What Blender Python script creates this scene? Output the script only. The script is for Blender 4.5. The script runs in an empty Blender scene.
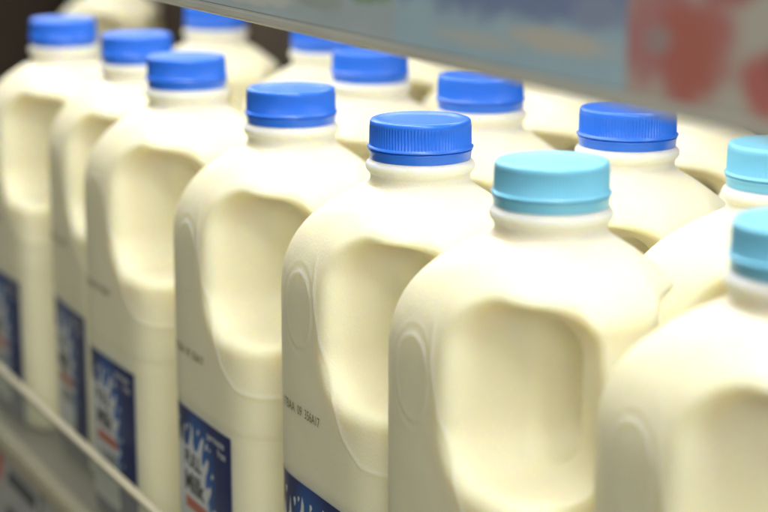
import bpy, bmesh, math, random
import numpy as np
from mathutils import Vector

random.seed(4)
scene = bpy.context.scene
COL = scene.collection
R = math.radians
MM = 0.001

# ------------------------------------------------------------------ helpers
def link(o, parent=None):
    COL.objects.link(o)
    if parent is not None:
        o.parent = parent
    return o

def obj(name, me, mat=None, parent=None, smooth=False):
    if isinstance(me, bmesh.types.BMesh):
        bm = me
        me = bpy.data.meshes.new(name)
        bm.to_mesh(me); bm.free()
    if mat is not None and not me.materials:
        me.materials.append(mat)
    if smooth:
        me.polygons.foreach_set('use_smooth', [True] * len(me.polygons))
    return link(bpy.data.objects.new(name, me), parent)

def thing(name, label, cat, loc=(0, 0, 0), rz=0.0, group=None):
    o = bpy.data.objects.new(name, None)
    o.empty_display_size = 0.02
    o.location = loc
    o.rotation_euler = (0, 0, rz)
    return tag(link(o), label, cat, group)

def tag(o, label, cat, group=None):
    o['label'] = label; o['category'] = cat
    if group: o['group'] = group
    return o

def struct(o):
    o['kind'] = 'structure'
    return o

def box_bm(x0, x1, y0, y1, z0, z1, bevel=0.0, seg=2, bm=None):
    b = bmesh.new()
    bmesh.ops.create_cube(b, size=1.0)
    for v in b.verts:
        v.co = Vector(((x0 + x1) / 2 + v.co.x * (x1 - x0), (y0 + y1) / 2 + v.co.y * (y1 - y0), (z0 + z1) / 2 + v.co.z * (z1 - z0)))
    if bevel > 0:
        bmesh.ops.bevel(b, geom=b.edges[:], offset=bevel, segments=seg, profile=0.5, affect='EDGES')
    if bm is None:
        return b
    me = bpy.data.meshes.new('tmp'); b.to_mesh(me); b.free(); bm.from_mesh(me); bpy.data.meshes.remove(me)
    return bm

def extrude_profile(pts, x0, x1, closed=True):
    """pts: (y, z) outline swept along X"""
    bm = bmesh.new()
    a = [bm.verts.new((x0, y, z)) for y, z in pts]
    b = [bm.verts.new((x1, y, z)) for y, z in pts]
    n = len(pts)
    for i in range(n if closed else n - 1):
        j = (i + 1) % n
        bm.faces.new((a[i], a[j], b[j], b[i]))
    if closed:
        bm.faces.new(a[::-1]); bm.faces.new(b)
    bmesh.ops.recalc_face_normals(bm, faces=bm.faces[:])
    return bm

# ------------------------------------------------------------------ materials
def mat_new(name):
    m = bpy.data.materials.new(name)
    m.use_nodes = True
    nt = m.node_tree
    return m, nt, nt.nodes['Principled BSDF']

def plain(name, col, rough=0.5, metal=0.0, coat=0.0, noise=0.0, nscale=40.0, bump=0.0, bscale=300.0):
    m, nt, p = mat_new(name)
    p.inputs['Base Color'].default_value = (*col, 1)
    p.inputs['Roughness'].default_value = rough
    p.inputs['Metallic'].default_value = metal
    p.inputs['Coat Weight'].default_value = coat
    tc = nt.nodes.new('ShaderNodeTexCoord')
    if noise > 0:
        n = nt.nodes.new('ShaderNodeTexNoise'); n.inputs['Scale'].default_value = nscale; n.inputs['Detail'].default_value = 4
        nt.links.new(tc.outputs['Object'], n.inputs['Vector'])
        r = nt.nodes.new('ShaderNodeValToRGB')
        r.color_ramp.elements[0].position = 0.3; r.color_ramp.elements[1].position = 0.7
        r.color_ramp.elements[0].color = (*[c * (1 - noise) for c in col], 1)
        r.color_ramp.elements[1].color = (*[min(1, c * (1 + noise)) for c in col], 1)
        nt.links.new(n.outputs['Fac'], r.inputs['Fac'])
        nt.links.new(r.outputs['Color'], p.inputs['Base Color'])
    if bump > 0:
        n2 = nt.nodes.new('ShaderNodeTexNoise'); n2.inputs['Scale'].default_value = bscale; n2.inputs['Detail'].default_value = 3
        nt.links.new(tc.outputs['Object'], n2.inputs['Vector'])
        b = nt.nodes.new('ShaderNodeBump'); b.inputs['Strength'].default_value = bump; b.inputs['Distance'].default_value = 0.0005
        nt.links.new(n2.outputs['Fac'], b.inputs['Height']); nt.links.new(b.outputs['Normal'], p.inputs['Normal'])
    return m

MILK_COL = (0.89, 0.847, 0.64)
def milk_mat():
    m, nt, p = mat_new('milk_in_hdpe')
    p.inputs['Base Color'].default_value = (*MILK_COL, 1)
    # the empty neck above the fill line is bare white plastic
    sx = nt.nodes.new('ShaderNodeSeparateXYZ'); mr = nt.nodes.new('ShaderNodeMapRange'); mc = nt.nodes.new('ShaderNodeMix'); mc.data_type = 'RGBA'
    tc0 = nt.nodes.new('ShaderNodeTexCoord')
    mr.inputs['From Min'].default_value = 0.2175; mr.inputs['From Max'].default_value = 0.2215
    mc.inputs['A'].default_value = (*MILK_COL, 1); mc.inputs['B'].default_value = (0.86, 0.84, 0.74, 1)
    nt.links.new(tc0.outputs['Object'], sx.inputs[0]); nt.links.new(sx.outputs['Z'], mr.inputs['Value'])
    nt.links.new(mr.outputs['Result'], mc.inputs['Factor']); nt.links.new(mc.outputs['Result'], p.inputs['Base Color'])
    p.inputs['Subsurface Weight'].default_value = 1.0
    p.inputs['Subsurface Radius'].default_value = (1.0, 0.80, 0.25)
    p.inputs['Subsurface Scale'].default_value = 0.010
    p.inputs['Roughness'].default_value = 0.42
    p.inputs['Specular IOR Level'].default_value = 0.35
    tc = nt.nodes.new('ShaderNodeTexCoord')
    n = nt.nodes.new('ShaderNodeTexNoise'); n.inputs['Scale'].default_value = 900; n.inputs['Detail'].default_value = 2
    n2 = nt.nodes.new('ShaderNodeTexNoise'); n2.inputs['Scale'].default_value = 45; n2.inputs['Detail'].default_value = 2
    nt.links.new(tc.outputs['Object'], n.inputs['Vector']); nt.links.new(tc.outputs['Object'], n2.inputs['Vector'])
    b = nt.nodes.new('ShaderNodeBump'); b.inputs['Strength'].default_value = 0.6; b.inputs['Distance'].default_value = 0.0003
    b2 = nt.nodes.new('ShaderNodeBump'); b2.inputs['Strength'].default_value = 0.35; b2.inputs['Distance'].default_value = 0.002
    nt.links.new(n.outputs['Fac'], b.inputs['Height']); nt.links.new(n2.outputs['Fac'], b2.inputs['Height'])
    nt.links.new(b2.outputs['Normal'], b.inputs['Normal']); nt.links.new(b.outputs['Normal'], p.inputs['Normal'])
    return m

def label_mat():
    """printed blue, darker navy towards the top corners (a printed gradient)"""
    m, nt, p = mat_new('label_blue_print')
    tc = nt.nodes.new('ShaderNodeTexCoord')
    mp = nt.nodes.new('ShaderNodeMapping')
    # object space: x along front (m), z up (m); brighter patch around (-8 mm, 78 mm)
    mp.inputs['Location'].default_value = (0.25, 0, -1.4)
    mp.inputs['Scale'].default_value = (36, 0, 22)
    g = nt.nodes.new('ShaderNodeTexGradient'); g.gradient_type = 'SPHERICAL'
    nz = nt.nodes.new('ShaderNodeTexNoise'); nz.inputs['Scale'].default_value = 70; nz.inputs['Detail'].default_value = 3
    mx = nt.nodes.new('ShaderNodeMath'); mx.operation = 'MULTIPLY_ADD'; mx.inputs[1].default_value = 0.35
    r = nt.nodes.new('ShaderNodeValToRGB')
    r.color_ramp.elements[0].position = 0.30; r.color_ramp.elements[0].color = (0.005, 0.016, 0.12, 1)
    r.color_ramp.elements[1].position = 0.85; r.color_ramp.elements[1].color = (0.014, 0.14, 0.50, 1)
    L = nt.links.new
    L(tc.outputs['Object'], mp.inputs['Vector']); L(mp.outputs['Vector'], g.inputs['Vector'])
    L(tc.outputs['Object'], nz.inputs['Vector'])
    L(nz.outputs['Fac'], mx.inputs[0]); L(g.outputs['Fac'], mx.inputs[2])
    L(mx.outputs['Value'], r.inputs['Fac']); L(r.outputs['Color'], p.inputs['Base Color'])
    p.inputs['Roughness'].default_value = 0.35
    return m

def clear_mat(name, tint=(0.93, 0.94, 0.9), rough=0.08, haze=0.10):
    """thin clear sheet: lets the light through straight, with a surface gloss and a slight even milkiness"""
    m, nt, p = mat_new(name)
    p.inputs['Base Color'].default_value = (*tint, 1)
    p.inputs['Roughness'].default_value = rough
    tr = nt.nodes.new('ShaderNodeBsdfTransparent'); tr.inputs['Color'].default_value = (*tint, 1)
    fr = nt.nodes.new('ShaderNodeFresnel'); fr.inputs['IOR'].default_value = 1.45
    ad = nt.nodes.new('ShaderNodeMath'); ad.operation = 'ADD'; ad.inputs[1].default_value = haze; ad.use_clamp = True
    mx = nt.nodes.new('ShaderNodeMixShader')
    out = nt.nodes['Material Output']
    L = nt.links.new
    geo = nt.nodes.new('ShaderNodeNewGeometry'); mm = nt.nodes.new('ShaderNodeMath'); mm.operation = 'SUBTRACT'; mm.inputs[0].default_value = 1.0
    mu = nt.nodes.new('ShaderNodeMath'); mu.operation = 'MULTIPLY'
    L(geo.outputs['Backfacing'], mm.inputs[1]); L(mm.outputs['Value'], mu.inputs[0]); L(ad.outputs['Value'], mu.inputs[1])
    L(fr.outputs['Fac'], ad.inputs[0]); L(mu.outputs['Value'], mx.inputs['Fac'])
    L(tr.outputs['BSDF'], mx.inputs[1]); L(p.outputs['BSDF'], mx.inputs[2]); L(mx.outputs['Shader'], out.inputs['Surface'])
    return m

M_milk = milk_mat()
M_label = label_mat()
M_cap = plain('cap_blue', (0.026, 0.18, 0.86), 0.30, noise=0.04, nscale=60)
M_teal = plain('cap_teal', (0.21, 0.61, 0.86), 0.36, noise=0.04, nscale=60)
M_white = plain('print_white', (0.66, 0.69, 0.73), 0.4, noise=0.04)
M_pale = plain('print_pale_blue', (0.35, 0.52, 0.72), 0.4)
M_ink = plain('print_black', (0.03, 0.03, 0.035), 0.45)
M_grey = plain('print_grey', (0.07, 0.07, 0.09), 0.45)
M_red = plain('print_red', (0.46, 0.15, 0.11), 0.45)
M_date = plain('date_ink', (0.22, 0.215, 0.155), 0.6)

# ------------------------------------------------------------------ the bottle as a signed distance field (mm, z = 0 at cap top)
A, B, NS = 50.2, 45.5, 5.2
ZB = -245.0

def smin(a, b, k):
    h = np.clip(0.5 + 0.5 * (b - a) / k, 0, 1)
    return b + (a - b) * h - k * h * (1 - h)
def smax(a, b, k):
    return -smin(-a, -b, k)
def sstep(e0, e1, x):
    t = np.clip((x - e0) / (e1 - e0), 0, 1)
    return t * t * (3 - 2 * t)

RIM = [(-6, -46), (-4, -56), (-1.5, -70), (3, -85), (13, -103), (23, -117), (36, -125), (60, -128.5)]
def rim_dist(x, z):
    """distance to the crease line that runs round the hand recess, and which side of it (+ towards the recess)"""
    best = np.full_like(x, 1e9); side = np.zeros_like(x)
    for (x0, z0), (x1, z1) in zip(RIM[:-1], RIM[1:]):
        dx, dz = x1 - x0, z1 - z0
        L2 = dx * dx + dz * dz
        t = np.clip(((x - x0) * dx + (z - z0) * dz) / L2, 0, 1)
        ex, ez = x - (x0 + t * dx), z - (z0 + t * dz)
        d = np.sqrt(ex * ex + ez * ez)
        s = np.where(-(ex * dz - ez * dx) >= 0, 1.0, -1.0)
        m = d < best
        best = np.where(m, d, best); side = np.where(m, s, side)
    return best, side

def rbox2(x, z, x0, x1, z0, z1, r):
    cx, cz, hx, hz = (x0 + x1) / 2, (z0 + z1) / 2, (x1 - x0) / 2, (z1 - z0) / 2
    qx = np.abs(x - cx) - hx + r; qz = np.abs(z - cz) - hz + r
    return np.sqrt(np.maximum(qx, 0) ** 2 + np.maximum(qz, 0) ** 2) + np.minimum(np.maximum(qx, qz), 0) - r

def sdf(x, y, z):
    rho = np.sqrt(x * x + y * y) + 1e-6
    c, s = np.abs(x) / rho, np.abs(y) / rho
    rb = ((c / A) ** NS + (s / B) ** NS) ** (-1.0 / NS)
    # slightly sunk label panel
    rb = rb - 0.4 * sstep(-143.4, -146.2, z)
    t = np.clip((-z - 23.8) / 55.0, 0, 1)
    w = 1 - (1 - t) ** 3
    rr = 17.0 + (rb - 17.0) * w
    dome = (rho - rr) * 0.8
    dome = np.maximum(dome, z + 23.8)
    body = smax(dome, ZB - z, 9.0)
    # creased bevel leading into the recess, on both flanks
    d, side = rim_dist(x, z)
    fade = sstep(-46, -58, z)
    inset = np.where(side > 0, np.minimum(d, 16.0) * 0.05, 0.0) * fade
    bead = -0.38 * np.exp(-(d / 0.75) ** 2) * fade
    flank = sstep(15.0, 24.0, np.abs(y))
    body = body + (inset + bead) * flank
    # embossed oval on the flank
    u, v = (x + 16.5) / 12.0, (z + 75.5) / 15.0
    q = np.sqrt(u * u + v * v)
    od = (q - 1.0) * 13.0
    od2 = (q - 1.30) * 13.0
    body = body - (0.28 * np.exp(-(od / 0.75) ** 2) + 0.13 * np.exp(-(od2 / 0.9) ** 2)) * flank - 0.12 * flank * sstep(0.6, -0.6, od)
    # hand recess: a prism through both flanks, open at the handle end
    sc = rbox2(x, z, 7.5, 140, -104.0, -42.5, 18.0)
    cut = smax(body, -sc, 6.5)
    # handle bar: an elliptical loop outside the inner outline
    hole = rbox2(x, z, 7.5, 34.0, -100.0, -47.0, 12.0)
    ub = np.clip((-89 - z) / 15.0, 0, 0.999)
    hy = 8.8 + 14.0 * (1 - np.sqrt(1 - ub * ub))
    bar = smax(body + 0.3, (np.abs(y) - hy) * 0.85, 2.8)
    bar = smax(bar, -hole, 3.0)
    bar = smax(bar, np.maximum(z + 40, -122 - z), 4.0)
    bar = np.maximum(bar, 5 - x)
    solid = smin(cut, bar, 6.0 + 12.0 * sstep(-74, -56, z))
    # neck and collar
    neck = smax(rho - 19.4 + 1.2 * sstep(-15.2, -13.2, z), z + 3.0, 1.0)
    neck = np.maximum(neck, -34 - z)
    solid = smin(solid, neck, 3.2)
    ring = np.sqrt(np.maximum(rho - 19.2, 0) ** 2 + (z + 18.4) ** 2 * 0.8) - 2.2
    ring = np.where(rho < 19.2, np.abs(z + 18.4) - 2.0, ring)
    solid = smin(solid, ring, 1.2)
    return solid

def surface_nets(h):
    lo = np.array([-A - 4, -B - 4, ZB - 4]); hi = np.array([A + 4, B + 4, 1.0])
    n = np.ceil((hi - lo) / h).astype(int)
    xs, ys, zs = (lo[i] + h * np.arange(n[i]) for i in range(3))
    F = np.empty(n, dtype=np.float32)
    ch = 24
    for i in range(0, n[0], ch):
        X, Y, Z = np.meshgrid(xs[i:i + ch], ys, zs, indexing='ij')
        F[i:i + ch] = sdf(X, Y, Z)
    S = F < 0
    # cells with a sign change
    cs = np.zeros(tuple(n - 1), dtype=np.int8)
    for dx in (0, 1):
        for dy in (0, 1):
            for dz in (0, 1):
                cs += S[dx:n[0] - 1 + dx, dy:n[1] - 1 + dy, dz:n[2] - 1 + dz]
    act = np.argwhere((cs > 0) & (cs < 8))
    idx = np.full(tuple(n - 1), -1, dtype=np.int64)
    idx[act[:, 0], act[:, 1], act[:, 2]] = np.arange(len(act))
    acc = np.zeros((len(act), 3)); cnt = np.zeros(len(act))
    for ax in range(3):
        o1, o2 = [k for k in range(3) if k != ax]
        for a in (0, 1):
            for b in (0, 1):
                p0 = act.copy(); p0[:, o1] += a; p0[:, o2] += b
                p1 = p0.copy(); p1[:, ax] += 1
                f0 = F[p0[:, 0], p0[:, 1], p0[:, 2]].astype(float); f1 = F[p1[:, 0], p1[:, 1], p1[:, 2]].astype(float)
                m = (f0 < 0) != (f1 < 0)
                t = np.where(m, f0 / np.where(m, f0 - f1, 1), 0)
                P = p0.astype(float); P[:, ax] += t
                acc[m] += P[m]; cnt[m] += 1
    V = lo + h * acc / cnt[:, None]
    quads = []
    for ax in range(3):
        o1, o2 = (ax + 1) % 3, (ax + 2) % 3
        sl0 = [slice(None)] * 3; sl1 = [slice(None)] * 3
        sl0[ax] = slice(0, n[ax] - 1); sl1[ax] = slice(1, n[ax])
        e = np.argwhere(S[tuple(sl0)] != S[tuple(sl1)])
        e = e[(e[:, o1] > 0) & (e[:, o2] > 0) & (e[:, o1] < n[o1] - 1) & (e[:, o2] < n[o2] - 1)]
        inside = S[e[:, 0], e[:, 1], e[:, 2]]
        def cell(d1, d2):
            q = e.copy(); q[:, o1] += d1; q[:, o2] += d2
            return idx[q[:, 0], q[:, 1], q[:, 2]]
        q = np.stack([cell(-1, -1), cell(0, -1), cell(0, 0), cell(-1, 0)], 1)
        q[~inside] = q[~inside][:, ::-1]
        quads.append(q)
    Q = np.concatenate(quads)
    # settle the vertices on the true surface, with a little tangential smoothing
    for it in range(3):
        if it < 2:
            nb = np.zeros_like(V); nc = np.zeros(len(V))
            for k in range(4):
                np.add.at(nb, Q[:, k], V[Q[:, (k + 1) % 4]]); np.add.at(nb, Q[:, k], V[Q[:, (k - 1) % 4]])
                np.add.at(nc, Q[:, k], 2)
            V = 0.5 * V + 0.5 * nb / np.maximum(nc, 1)[:, None]
        e = 0.12
        f = sdf(V[:, 0], V[:, 1], V[:, 2])
        G = np.stack([(sdf(V[:, 0] + e * (k == 0), V[:, 1] + e * (k == 1), V[:, 2] + e * (k == 2)) -
                       sdf(V[:, 0] - e * (k == 0), V[:, 1] - e * (k == 1), V[:, 2] - e * (k == 2))) / (2 * e) for k in range(3)], 1)
        st = (f / np.maximum((G * G).sum(1), 0.15))[:, None] * G
        L = np.linalg.norm(st, axis=1, keepdims=True)
        V = V - st * np.minimum(1, 0.8 / np.maximum(L, 1e-9))
    return V, Q

def bottle_body_mesh():
    V, Q = surface_nets(0.85)
    V = V.copy(); V[:, 2] -= ZB
    V *= MM
    me = bpy.data.meshes.new('body')
    me.vertices.add(len(V)); me.vertices.foreach_set('co', V.ravel().astype(np.float32))
    me.loops.add(Q.size); me.loops.foreach_set('vertex_index', Q.ravel().astype(np.int32))
    me.polygons.add(len(Q))
    me.polygons.foreach_set('loop_start', np.arange(0, Q.size, 4, dtype=np.int32))
    me.polygons.foreach_set('loop_total', np.full(len(Q), 4, dtype=np.int32))
    me.polygons.foreach_set('use_smooth', np.ones(len(Q), dtype=bool))
    me.update(calc_edges=True); me.validate()
    return me

# ------------------------------------------------------------------ cap
def lathe(profile, nseg, rib=None):
    """profile: (r, z, ribdepth) from bottom outside to top centre (mm, z = 0 top)"""
    bm = bmesh.new()
    rings = []
    for r, z, rd in profile:
        if r <= 0:
            rings.append([bm.verts.new((0, 0, (z - ZB) * MM))]); continue
        ring = []
        for i in range(nseg):
            a = 2 * math.pi * i / nseg
            k = r - (rd if i % 4 in (2, 3) else 0.0)
            ring.append(bm.verts.new((k * math.cos(a) * MM, k * math.sin(a) * MM, (z - ZB) * MM)))
        rings.append(ring)
    for a, b in zip(rings[:-1], rings[1:]):
        for i in range(nseg):
            j = (i + 1) % nseg
            if len(b) == 1: bm.faces.new((a[i], a[j], b[0]))
            elif len(a) == 1: bm.faces.new((a[0], b[j], b[i]))
            else: bm.faces.new((a[i], a[j], b[j], b[i]))
    bmesh.ops.recalc_face_normals(bm, faces=bm.faces[:])
    me = bpy.data.meshes.new('lathe'); bm.to_mesh(me); bm.free()
    me.polygons.foreach_set('use_smooth', [True] * len(me.polygons))
    return me

NSEG = 384
cap_prof = [(18.6, -11.2, 0), (20.3, -11.35, 0), (20.75, -11.1, 0), (20.75, -10.8, 0), (20.2, -10.4, 0), (20.0, -10.1, 0.0), (20.0, -9.8, 0.52), (19.85, -3.0, 0.52),
            (19.75, -2.4, 0.12), (19.7, -1.6, 0), (19.55, -0.85, 0), (19.2, -0.32, 0), (18.6, -0.06, 0), (17.6, 0, 0), (16.4, -0.08, 0), (15.2, -0.45, 0), (13.5, -0.62, 0), (8, -0.7, 0), (0, -0.7, 0)]
band_prof = [(18.9, -15.6, 0), (19.5, -15.75, 0), (19.75, -15.5, 0), (19.85, -14.5, 0), (20.0, -12.6, 0), (20.35, -12.15, 0), (20.3, -11.75, 0), (19.4, -11.6, 0), (18.6, -11.6, 0)]

# ------------------------------------------------------------------ label and print, wrapped on the front flank
def front_pt(u, z, off):
    """u along the front (mm), z from cap top (mm) -> local metres on the curved front face"""
    b = B - 0.4 if z < -144.9 else B
    t = max(0.0, 1 - abs(u / A) ** NS) ** (1 / NS)
    y = -b * t
    # outward normal of the superellipse
    nx = math.copysign(abs(u / A) ** (NS - 1) / A, u); ny = -(t ** (NS - 1)) / b
    l = math.hypot(nx, ny)
    return Vector(((u + off * nx / l) * MM, (y + off * ny / l) * MM, (z - ZB) * MM))

def wrap(bm, off):
    """bm drawn flat in (u, z) as x, y -> bent onto the front"""
    for u in range(-44, 44, 4):
        bmesh.ops.bisect_plane(bm, geom=bm.verts[:] + bm.edges[:] + bm.faces[:], plane_co=(u + .123, 0, 0), plane_no=(1, 0, 0), dist=1e-4)
    for v in bm.verts:
        v.co = front_pt(v.co.x, v.co.y, off)
    bmesh.ops.recalc_face_normals(bm, faces=bm.faces[:])
    # faces look outwards (-Y)
    for f in bm.faces:
        f.normal_update()
        if f.normal.y > 0: f.normal_flip()
    return bm

def poly_bm(outlines):
    bm = bmesh.new()
    for pts in outlines:
        vs = [bm.verts.new((x, y, 0)) for x, y in pts]
        es = [bm.edges.new((vs[i], vs[(i + 1) % len(vs)])) for i in range(len(vs))]
        bmesh.ops.triangle_fill(bm, use_beauty=True, edges=es)
    return bm

def text_bm(s, u, z, size, sx=1.0, bold=0.0, shear=0.0, align='LEFT'):
    cu = bpy.data.curves.new('lettering', 'FONT')
    cu.body = s; cu.size = size; cu.align_x = align; cu.offset = bold; cu.shear = shear; cu.resolution_u = 3
    o = bpy.data.objects.new('lettering', cu); COL.objects.link(o)
    dg = bpy.context.evaluated_depsgraph_get()
    me = bpy.data.meshes.new_from_object(o.evaluated_get(dg))
    bpy.data.objects.remove(o); bpy.data.curves.remove(cu)
    bm = bmesh.new(); bm.from_mesh(me); bpy.data.meshes.remove(me)
    for v in bm.verts:
        v.co = (u + v.co.x * sx, z + v.co.y, 0)
    return bm

def join_bm(a, b):
    me = bpy.data.meshes.new('t'); b.to_mesh(me); b.free(); a.from_mesh(me); bpy.data.meshes.remove(me); return a

def drop(cx, cz, l, w, ang):
    pts = []
    for i in range(14):
        a = 2 * math.pi * i / 14
        r = w * (1 + 0.0 * math.sin(a))
        px, pz = math.cos(a) * l * (0.5 if math.cos(a) > 0 else 0.75), math.sin(a) * w * (0.5 + 0.25 * math.cos(a))
        pts.append((cx + px * math.cos(ang) - pz * math.sin(ang), cz + px * math.sin(ang) + pz * math.cos(ang)))
    return pts

LT, LB, LL, LR = -148.5, -236.0, -42.0, 31.0
DZ = -6.5   # the artwork below is drawn for a label top at -142
def lift(bm):
    for v in bm.verts: v.co.y += DZ
    return bm
def shrink(bm):
    for v in bm.verts: v.co.x = -39.4 + (v.co.x + 39.4) * 0.88; v.co.y = -166 + (v.co.y + 166) * 0.9
    return bm

def make_label(parent):
    bm = bmesh.new()
    n = 40
    for i in range(n):
        u0 = LL + (LR - LL) * i / n; u1 = LL + (LR - LL) * (i + 1) / n
        q = [bm.verts.new((x, y, 0)) for x, y in ((u0, LB), (u1, LB), (u1, LT), (u0, LT))]
        bm.faces.new(q)
    bmesh.ops.remove_doubles(bm, verts=bm.verts[:], dist=1e-4)
    for v in bm.verts: v.co = front_pt(v.co.x, v.co.y, 0.18)
    for f in bm.faces:
        f.normal_update()
        if f.normal.y > 0: f.normal_flip()
    lab = obj('label', bm, M_label, parent, smooth=True)
    # milk splash: body behind the words with fingers reaching up and right
    sp = [(-39.4, -229), (-39.4, -164), (-36, -160), (-34, -152), (-32, -158), (-30, -161), (-27, -157), (-25.5, -149), (-24, -158), (-20, -160.5), (-16, -158),
          (-13, -152), (-11.5, -145.5), (-9.5, -149), (-9.8, -156), (-7, -160), (-3, -158), (1, -152), (4.5, -148.5), (5.6, -151), (3.6, -156), (2.2, -161), (3.2, -165),
          (7, -162), (10, -158.5), (12, -160), (11, -164), (7.5, -169), (7, -174), (10, -175), (13.5, -172), (15.3, -174), (13, -178), (9.5, -182), (9.8, -187),
          (13, -191), (16.5, -190), (16.8, -193), (13, -196), (11, -202), (14, -210), (12, -218), (15, -224), (13, -229)]
    drops = [drop(-2, -148, 3.2, 2.4, 1.2), drop(9.5, -152.5, 3.8, 2.6, 1.0), drop(17, -166, 2.8, 2.4, .8), drop(19, -184, 3, 2.2, .3), drop(-20, -150, 3.5, 2.4, 1.6),
             drop(-31, -147.5, 3.2, 2.0, 1.6), drop(20.5, -199, 2.4, 2.0, 0), drop(-15.5, -147.8, 2.2, 1.8, 1.3), drop(14, -153, 1.8, 1.6, 1)]
    obj('splash_print', wrap(lift(shrink(poly_bm([sp] + drops))), 0.26), M_white, lab)
    shade = [[(4.5, -178), (7.5, -184), (6.5, -196), (9, -206), (5, -204), (3.6, -190)]]
    obj('splash_shading_print', wrap(lift(poly_bm(shade)), 0.31), M_pale, lab)
    t = text_bm('permeate', 4.5, -149.2, 5.2, 1.0, 0.05)
    t = join_bm(t, text_bm('free', 17.0, -154.0, 5.2, 1.05, 0.05))
    obj('small_lettering', wrap(lift(t), 0.30), M_white, lab)
    obj('lettering', wrap(lift(text_bm('FULL', -24.5, -169.0, 9.6, 1.02, 0.38)), 0.36), M_grey, lab)
    obj('large_lettering', wrap(lift(text_bm('Milk', -25.0, -181.6, 13.4, 1.06, 0.42)), 0.36), M_ink, lab)
    obj('red_panel', wrap(lift(poly_bm([[(-24, -190), (6, -190), (6, -184.6), (-24, -184.6)]])), 0.33), M_red, lab)
    obj('lower_lettering', wrap(lift(text_bm('2 LITRE', -20, -200, 9.0, .8, 0.25)), 0.36), M_ink, lab)
    return lab

# ------------------------------------------------------------------ build one of each bottle
def build_bottle():
    root = thing('milk_bottle', '', 'milk bottle')
    me = bottle_body_mesh()
    obj('body', me, M_milk, root)
    cap = obj('cap', lathe(cap_prof, NSEG), M_cap, root)
    obj('tamper_band', lathe(band_prof, 96), M_cap, cap)
    make_label(root)
    d = text_bm('17BAA  09  356A17', -33.0, -120.5, 5.6, 0.80, 0.03)
    obj('date_print', wrap(d, 0.42), M_date, root)
    return root

def kids(o):
    return [c for c in COL.objects if c.parent == o]

PROTO = build_bottle()
teal_meshes = {}
def dup(root):
    r = root.copy(); COL.objects.link(r)
    for ch in kids(root):
        c = ch.copy(); COL.objects.link(c); c.parent = r
        for g in kids(ch):
            d = g.copy(); COL.objects.link(d); d.parent = c
    return r

def recolour(root):
    for c in kids(root):
        if c.name.split('.')[0] == 'cap':
            for o in [c] + kids(c):
                k = o.data.name
                if k not in teal_meshes:
                    me = o.data.copy(); me.materials.clear(); me.materials.append(M_teal); teal_meshes[k] = me
                o.data = teal_meshes[k]

GROUP = 'milk bottles standing in rows on the fridge shelf'
SPOTS = [  # X, Y (mm, camera at 0,0), turn (deg), teal?, label
 (-1088, 333.6, 2.0, 0, 'blue capped milk bottle at the far left end of the front row'),
 (-985, 344.0, -2.0, 0, 'blue capped milk bottle second from the left in the front row, squeezed behind the third'),
 (-877.5, 332.5, 1.5, 0, 'blue capped milk bottle third from the left in the front row, glare on its cap'),
 (-746, 331.6, 0.0, 0, 'blue capped front row milk bottle showing the most of its blue splash label'),
 (-631, 335.5, 0.0, 0, 'sharply focused blue capped milk bottle with readable date print, beside the teal one'),
 (-529, 332.1, 0.0, 1, 'big teal capped front row milk bottle with its whole hand recess in view'),
 (-415.0, 346.0, -1.0, 1, 'nearest teal capped milk bottle, cut off at the lower right corner'),
 (-522, 425.5, 1.0, 1, 'teal capped second row milk bottle at the right edge, behind the nearest one'),
 (-625, 428.5, 0.0, 0, 'blue capped second row milk bottle behind the big teal capped one'),
 (-741, 425.5, -2.0, 0, 'blue capped second row milk bottle right behind the sharply focused bottle'),
 (-857, 426.0, 1.5, 0, 'blue capped second row bottle behind the one with the most label, shelf over its cap'),
 (-994.2, 464.4, -3.0, 0, 'bottle pushed far back, only a sliver of blue cap below the upper shelf'),
 (-1141, 453.4, 2.0, 0, 'blue capped bottle far back behind the third bottle of the front row'),
 (-1560, 525, 4.0, 0, 'blurred milk bottle farthest back on the left, its cap above the picture'),
 (-722, 532, 1.0, 0, 'third row milk bottle whose shoulder shows left of the second row teal cap'),
 (-833, 532, -1.0, 0, 'third row milk bottle in the gap between the two sharpest second row blue caps'),
 (-937, 557, 2.0, 0, 'third row milk bottle behind the cap of the second row bottle at the picture centre'),
 (-615, 532, -1.5, 0, 'third row milk bottle mostly hidden behind the second row teal capped one'),
 (-1042, 557, 0.0, 0, 'third row milk bottle in the gap beside the bottle with a shelf covered blue cap'),
]
for i, (x, y, rz, teal, label) in enumerate(SPOTS):
    o = PROTO if i == 0 else dup(PROTO)
    o.location = (x * MM, y * MM, 0.0)
    o.rotation_euler = (0, 0, R(rz))
    tag(o, label, 'milk bottle', GROUP)
    if teal: recolour(o)
    o.scale = (1 + random.uniform(-.006, .006), 1 + random.uniform(-.006, .006), 1 + random.uniform(-.004, .004))
    for c in kids(o):   # ink codes never land on quite the same spot
        if c.name.startswith('date_print') and i: c.location.z = -.022 if i == 5 else random.uniform(-.003, .003)
        if c.name.startswith('label'): c.location.z = (-.0045, -.004, -.0055, 0, .001)[i] if i < 5 else random.uniform(-.002, .002)
for o in COL.objects:   # each cap turned differently so ribs and seams do not line up
    if o.name.split('.')[0] == 'cap': o.rotation_euler = (0, 0, random.uniform(0, 6))

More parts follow.
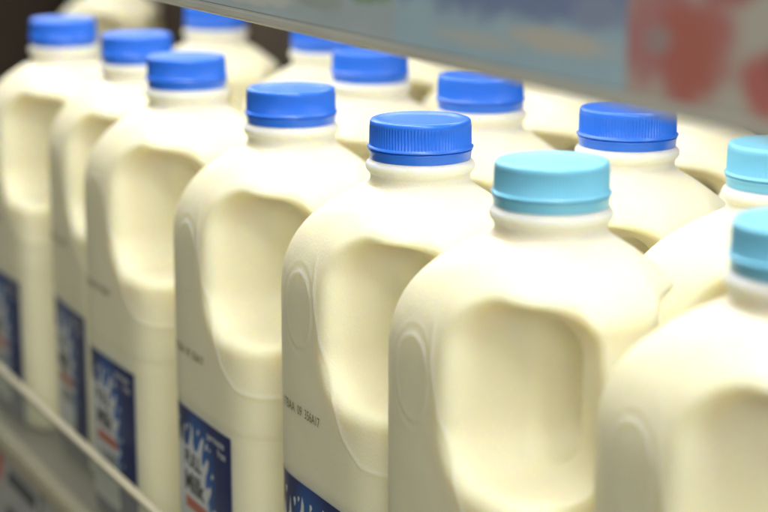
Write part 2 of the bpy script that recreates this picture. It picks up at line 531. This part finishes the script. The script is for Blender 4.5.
# ------------------------------------------------------------------ shelf the bottles stand on
CAMZ = 0.3533
M_deck = plain('deck_enamel', (0.24, 0.23, 0.19), 0.4, noise=0.06, nscale=25)
M_dark = plain('fridge_liner_brown', (0.075, 0.055, 0.04), 0.7, noise=0.35, nscale=6)
M_alu = plain('brushed_edge', (0.36, 0.36, 0.34), 0.38, metal=0.6, noise=0.12, nscale=20)
M_cream = plain('cream_plastic', (0.42, 0.39, 0.29), 0.4, noise=0.06, nscale=30)
M_clear = clear_mat('clear_guard', (0.90, 0.91, 0.88), haze=0.04)
M_lip = plain('grey_plastic_lip', (0.60, 0.59, 0.55), 0.4, noise=0.08, nscale=25)
M_ticket = plain('paper_ticket', (0.40, 0.40, 0.40), 0.6, noise=0.1, nscale=90)

X0, X1 = -1.75, -0.20
struct(obj('shelf_deck', box_bm(X0, X1, 0.281, 0.62, -0.022, 0.0, 0.0015), M_deck))
back = struct(obj('back_wall', box_bm(X0 - .3, X1, 0.62, 0.64, -0.25, 0.75), M_dark))
struct(obj('side_wall', box_bm(X0 - .34, X0 - .3, 0.1, 0.64, -0.25, 0.75), M_dark))

# front guard rail: clear upright with a thick light top edge, standing on a cream edge
gd = thing('shelf_guard', 'clear plastic front guard with cream edges along the lower shelf in front of the bottles', 'shelf guard', (0, 0.2755, 0))
def at_root(root, o):
    o.location = -Vector(root.location); return o
at_root(gd, obj('clear_panel', box_bm(X0, X1, 0.2722, 0.2752, 0.001, 0.0425, 0.0006), M_clear, gd))
at_root(gd, obj('top_edge', box_bm(X0, X1, 0.2712, 0.2762, 0.0425, 0.0455, 0.0012, 3), M_cream, gd))
at_root(gd, obj('base_edge', extrude_profile([(0.2695, -0.004), (0.2700, 0.0008), (0.281, 0.0008), (0.281, -0.0055), (0.2710, -0.006)], X0, X1), M_cream, gd))
# ticket holder below
th = thing('ticket_holder', 'grey ticket holder strip along the front of the lower shelf', 'ticket holder', (0, 0.2755, -0.06))
at_root(th, obj('back_plate', extrude_profile([(0.2755, -0.007), (0.2775, -0.007), (0.2700, -0.062), (0.2600, -0.064), (0.2590, -0.061), (0.2680, -0.058)], X0, X1), M_alu, th))
def ticket(x0, x1, label, kind):
    t = thing('price_ticket', label, 'price ticket', ((x0 + x1) / 2, 0.27, -0.035), 0, 'price tickets on the lower shelf front')
    def slab(name, xa, xb, za, zb, m, off):
        def P(z): return 0.2755 - (-0.007 - z) * (0.0075 / 0.051) - off
        bm = extrude_profile([(P(za), za), (P(zb), zb), (P(zb) + .0006, zb), (P(za) + .0006, za)], xa, xb)
        return at_root(t, obj(name, bm, m, t))
    slab('card', x0, x1, -0.054, -0.010, M_ticket, 0.0010)
    if kind:
        slab('red_corner', x0 + .001, x0 + 0.016, -0.026, -0.011, M_red, 0.0018)
    slab('printed_line', x0 + 0.03, x1 - 0.006, -0.022, -0.015, M_grey, 0.0018)
    slab('printed_line', x0 + 0.035, x1 - 0.02, -0.044, -0.036, M_grey, 0.0018)
ticket(-1.062, -0.972, 'grey price ticket with a red corner at the lower left of the photo', 1)
ticket(-0.964, -0.885, 'plain grey price ticket right of the one with a red corner', 0)
ticket(-1.19, -1.085, 'grey price ticket left of the one with a red corner, mostly out of sight', 0)

# ------------------------------------------------------------------ upper shelf with its card strip
YS = 0.267
zs = lambda d: CAMZ - d * MM
us = thing('upper_shelf', 'grey metal upper shelf crossing above the bottle caps with a card strip on its front', 'shelf', (0, YS, zs(65.8)))
at_root(us, obj('shelf_panel', box_bm(X0, X1, YS + 0.012, 0.62, zs(-58), zs(-62), 0.001), M_deck, us))
at_root(us, obj('bottom_lip', extrude_profile([(YS + 0.0005, zs(68)), (YS - 0.0006, zs(67)), (YS - 0.0004, zs(65.2)), (YS + 0.003, zs(64.4)), (YS + 0.011, zs(64.6)), (YS + 0.011, zs(68.2)), (YS + 0.008, zs(68.8)), (YS + 0.002, zs(68.7))], X0, X1), M_lip, us))
at_root(us, obj('holder_plate', box_bm(X0, X1, YS + 0.0032, YS + 0.0115, zs(64.3), zs(-62), 0.0005), M_alu, us))
at_root(us, obj('clear_cover', box_bm(X0, X1, YS - 0.0010, YS + 0.0002, zs(64.5), zs(20.5), 0.0003), clear_mat('clear_cover', (0.98, 0.99, 1.0), 0.15, 0.06), us))


def card(x0, x1, label, base, shapes):
    t = thing('shelf_card', label, 'shelf card', ((x0 + x1) / 2 * MM, YS + .002, zs(60)), 0, 'printed cards in the upper shelf strip')
    at_root(t, obj('card', box_bm(x0 * MM, x1 * MM, YS + 0.0020, YS + 0.0030, zs(64.2), zs(21)), base, t))
    for k, (name, pts, m) in enumerate(shapes):
        off = 0.0018 - 0.0002 * k
        bm = bmesh.new()
        vs = [bm.verts.new((x * MM, YS + off, zs(d))) for x, d in pts]
        es = [bm.edges.new((vs[i], vs[(i + 1) % len(vs)])) for i in range(len(vs))]
        bmesh.ops.triangle_fill(bm, use_beauty=True, edges=es)
        for f in bm.faces:
            f.normal_update()
            if f.normal.y > 0: f.normal_flip()
        at_root(t, obj(name, bm, m, t))
def blob(cx, cd, rx, rd, seed, n=18, amp=0.16):
    rnd = random.Random(seed); ph = [rnd.uniform(0, 6.3) for _ in range(3)]
    return [(cx + rx * math.cos(a) * (1 + amp * math.sin(2 * a + ph[0]) + amp * .6 * math.sin(3 * a + ph[1])),
             cd + rd * math.sin(a) * (1 + amp * math.sin(2 * a + ph[2]) + amp * .6 * math.sin(3 * a + ph[1]))) for a in [2 * math.pi * i / n for i in range(n)]]
def soft_art(name, base, blobs, grain=0.25):
    """printed artwork with soft airbrushed edges: blobs (x mm, depth mm, rx, rd, colour, wobble)"""
    m, nt, p = mat_new(name)
    N, L = nt.nodes.new, nt.links.new
    tc = N('ShaderNodeTexCoord')
    nz = N('ShaderNodeTexNoise'); nz.inputs['Scale'].default_value = 75; nz.inputs['Detail'].default_value = 4; L(tc.outputs['Object'], nz.inputs['Vector'])
    n2 = N('ShaderNodeTexNoise'); n2.inputs['Scale'].default_value = 30; n2.inputs['Detail'].default_value = 3; L(tc.outputs['Object'], n2.inputs['Vector'])
    hs = N('ShaderNodeMix'); hs.data_type = 'RGBA'
    hs.inputs['A'].default_value = (*[c * (1 - grain) for c in base], 1); hs.inputs['B'].default_value = (*[min(.92, c * (1 + grain)) for c in base], 1)
    L(n2.outputs['Fac'], hs.inputs['Factor'])
    cur = hs.outputs['Result']
    for cx, cd_, rx, rd, col, wob in blobs:
        sub = N('ShaderNodeVectorMath'); sub.operation = 'SUBTRACT'; sub.inputs[1].default_value = (cx * MM, 0, zs(cd_)); L(tc.outputs['Object'], sub.inputs[0])
        mul = N('ShaderNodeVectorMath'); mul.operation = 'MULTIPLY'; mul.inputs[1].default_value = (1 / (rx * MM), 0, 1 / (rd * MM)); L(sub.outputs[0], mul.inputs[0])
        ln = N('ShaderNodeVectorMath'); ln.operation = 'LENGTH'; L(mul.outputs[0], ln.inputs[0])
        ma = N('ShaderNodeMath'); ma.operation = 'MULTIPLY_ADD'; ma.inputs[1].default_value = wob; L(nz.outputs['Fac'], ma.inputs[0]); L(ln.outputs['Value'], ma.inputs[2])
        mr = N('ShaderNodeMapRange'); mr.interpolation_type = 'SMOOTHSTEP'
        mr.inputs['From Min'].default_value = 1.25 + wob * .5; mr.inputs['From Max'].default_value = 0.60 + wob * .5
        L(ma.outputs['Value'], mr.inputs['Value'])
        mx = N('ShaderNodeMix'); mx.data_type = 'RGBA'; mx.inputs['B'].default_value = (*col, 1)
        L(mr.outputs['Result'], mx.inputs['Factor']); L(cur, mx.inputs['A']); cur = mx.outputs['Result']
    L(cur, p.inputs['Base Color']); p.inputs['Roughness'].default_value = 0.45
    return m

card(-394, -322, 'cream card printed with soft red fruit shapes at the upper right of the photo',
     soft_art('art_red_fruit', (0.68, 0.62, 0.54), [(-374, 49.5, 25, 16, (0.62, 0.20, 0.22), 1.2), (-367, 52, 15, 13, (0.62, 0.10, 0.06), 1.0), (-380, 50, 6, 4, (0.50, 0.30, 0.31), 1.0),
                                    (-337, 56, 9.5, 9, (0.66, 0.12, 0.10), 1.2), (-333, 52, 5, 5, (0.45, 0.06, 0.06), 0.8), (-352, 34, 14, 5, (0.55, 0.12, 0.12), 1.0)], 0.10), [])
card(-523, -394.3, 'long blue card with a pale band, left of the red printed card',
     soft_art('art_blue', (0.46, 0.66, 0.90), [(-458, 38, 90, 14, (0.17, 0.26, 0.56), 1.1), (-428, 54.8, 30, 3.6, (0.74, 0.68, 0.62), 0.8), (-472, 58.6, 26, 2.6, (0.62, 0.66, 0.68), 0.8), (-408, 45, 12, 6, (0.30, 0.36, 0.60), 1)], 0.20), [])
card(-800, -523.3, 'greyish card with a green patch, left of the long blue card',
     soft_art('art_grey_green', (0.52, 0.62, 0.70), [(-545, 49.5, 20, 4.5, (0.22, 0.42, 0.22), 1.2), (-585, 55, 22, 4, (0.44, 0.50, 0.48), 1.0), (-640, 58, 40, 4, (0.80, 0.80, 0.78), 1.0)], 0.18), [])

# strip lights under the upper shelf
def strip_light(y, z, power, label, tilt):
    t = thing('strip_light', label, 'strip light', (-0.86, y, z))
    h = obj('housing', box_bm(-0.88, 0.64, -0.010, 0.010, 0.002, 0.010, 0.001), M_alu, t)
    l = bpy.data.lights.new('light_tube', 'AREA'); l.shape = 'RECTANGLE'; l.size = 1.5; l.size_y = 0.016; l.energy = power
    l.color = (1.0, 0.98, 0.94)
    lo = bpy.data.objects.new('light_tube', l); link(lo, t); lo.location = (-0.12, 0, 0); lo.rotation_euler = (tilt, 0, 0)
    return t
strip_light(0.305, zs(-44), 2.55, 'strip light fixed under the front of the upper shelf', R(0))
strip_light(0.495, zs(-44), 1.3, 'strip light fixed under the back of the upper shelf', R(0))

# aisle light: a ceiling panel out over the aisle, plus an added low side fill
def area(name, loc, target, sx, sy, power, col):
    l = bpy.data.lights.new(name, 'AREA'); l.shape = 'RECTANGLE'; l.size = sx; l.size_y = sy; l.energy = power; l.color = col
    o = bpy.data.objects.new(name, l); link(o); o.location = loc
    o.rotation_euler = (Vector(target) - Vector(loc)).to_track_quat('-Z', 'Y').to_euler()
    return o
area('aisle_fill', (0.3, -0.9, 2.0), (-0.6, 0.3, 0.1), 1.6, 0.5, 14.5, (1.0, 0.98, 0.79))
area('aisle_fill', (1.45, -0.40, 1.05), (-0.6, 0.3, 0.1), 1.0, 0.7, 21.0, (1.0, 0.985, 0.95))  # added fill lamp, hung low, to brighten the hand recess walls

w = bpy.data.worlds.new('World'); scene.world = w; w.use_nodes = True
bg = w.node_tree.nodes['Background']
bg.inputs['Color'].default_value = (1.0, 0.99, 0.78, 1); bg.inputs['Strength'].default_value = 0.14

# ------------------------------------------------------------------ camera
cd = bpy.data.cameras.new('camera'); cam = bpy.data.objects.new('camera', cd); COL.objects.link(cam)
cd.sensor_width = 36.0; cd.lens = 86.72; cd.clip_start = 0.01; cd.clip_end = 50
cam.location = (0, 0, CAMZ)
pitch, yaw = R(12.85), R(26.86)
d = Vector((-math.cos(yaw) * math.cos(pitch), math.sin(yaw) * math.cos(pitch), -math.sin(pitch)))
cam.rotation_euler = d.to_track_quat('-Z', 'Y').to_euler()
cd.dof.use_dof = True; cd.dof.focus_distance = 0.712; cd.dof.aperture_fstop = 7.2
scene.camera = cam

vs = scene.view_settings
vs.view_transform = 'Standard'; vs.look = 'None'; vs.exposure = 0.0; vs.gamma = 1.0; vs.use_curve_mapping = False
scene.render.engine = 'CYCLES'
scene.cycles.max_bounces = 12
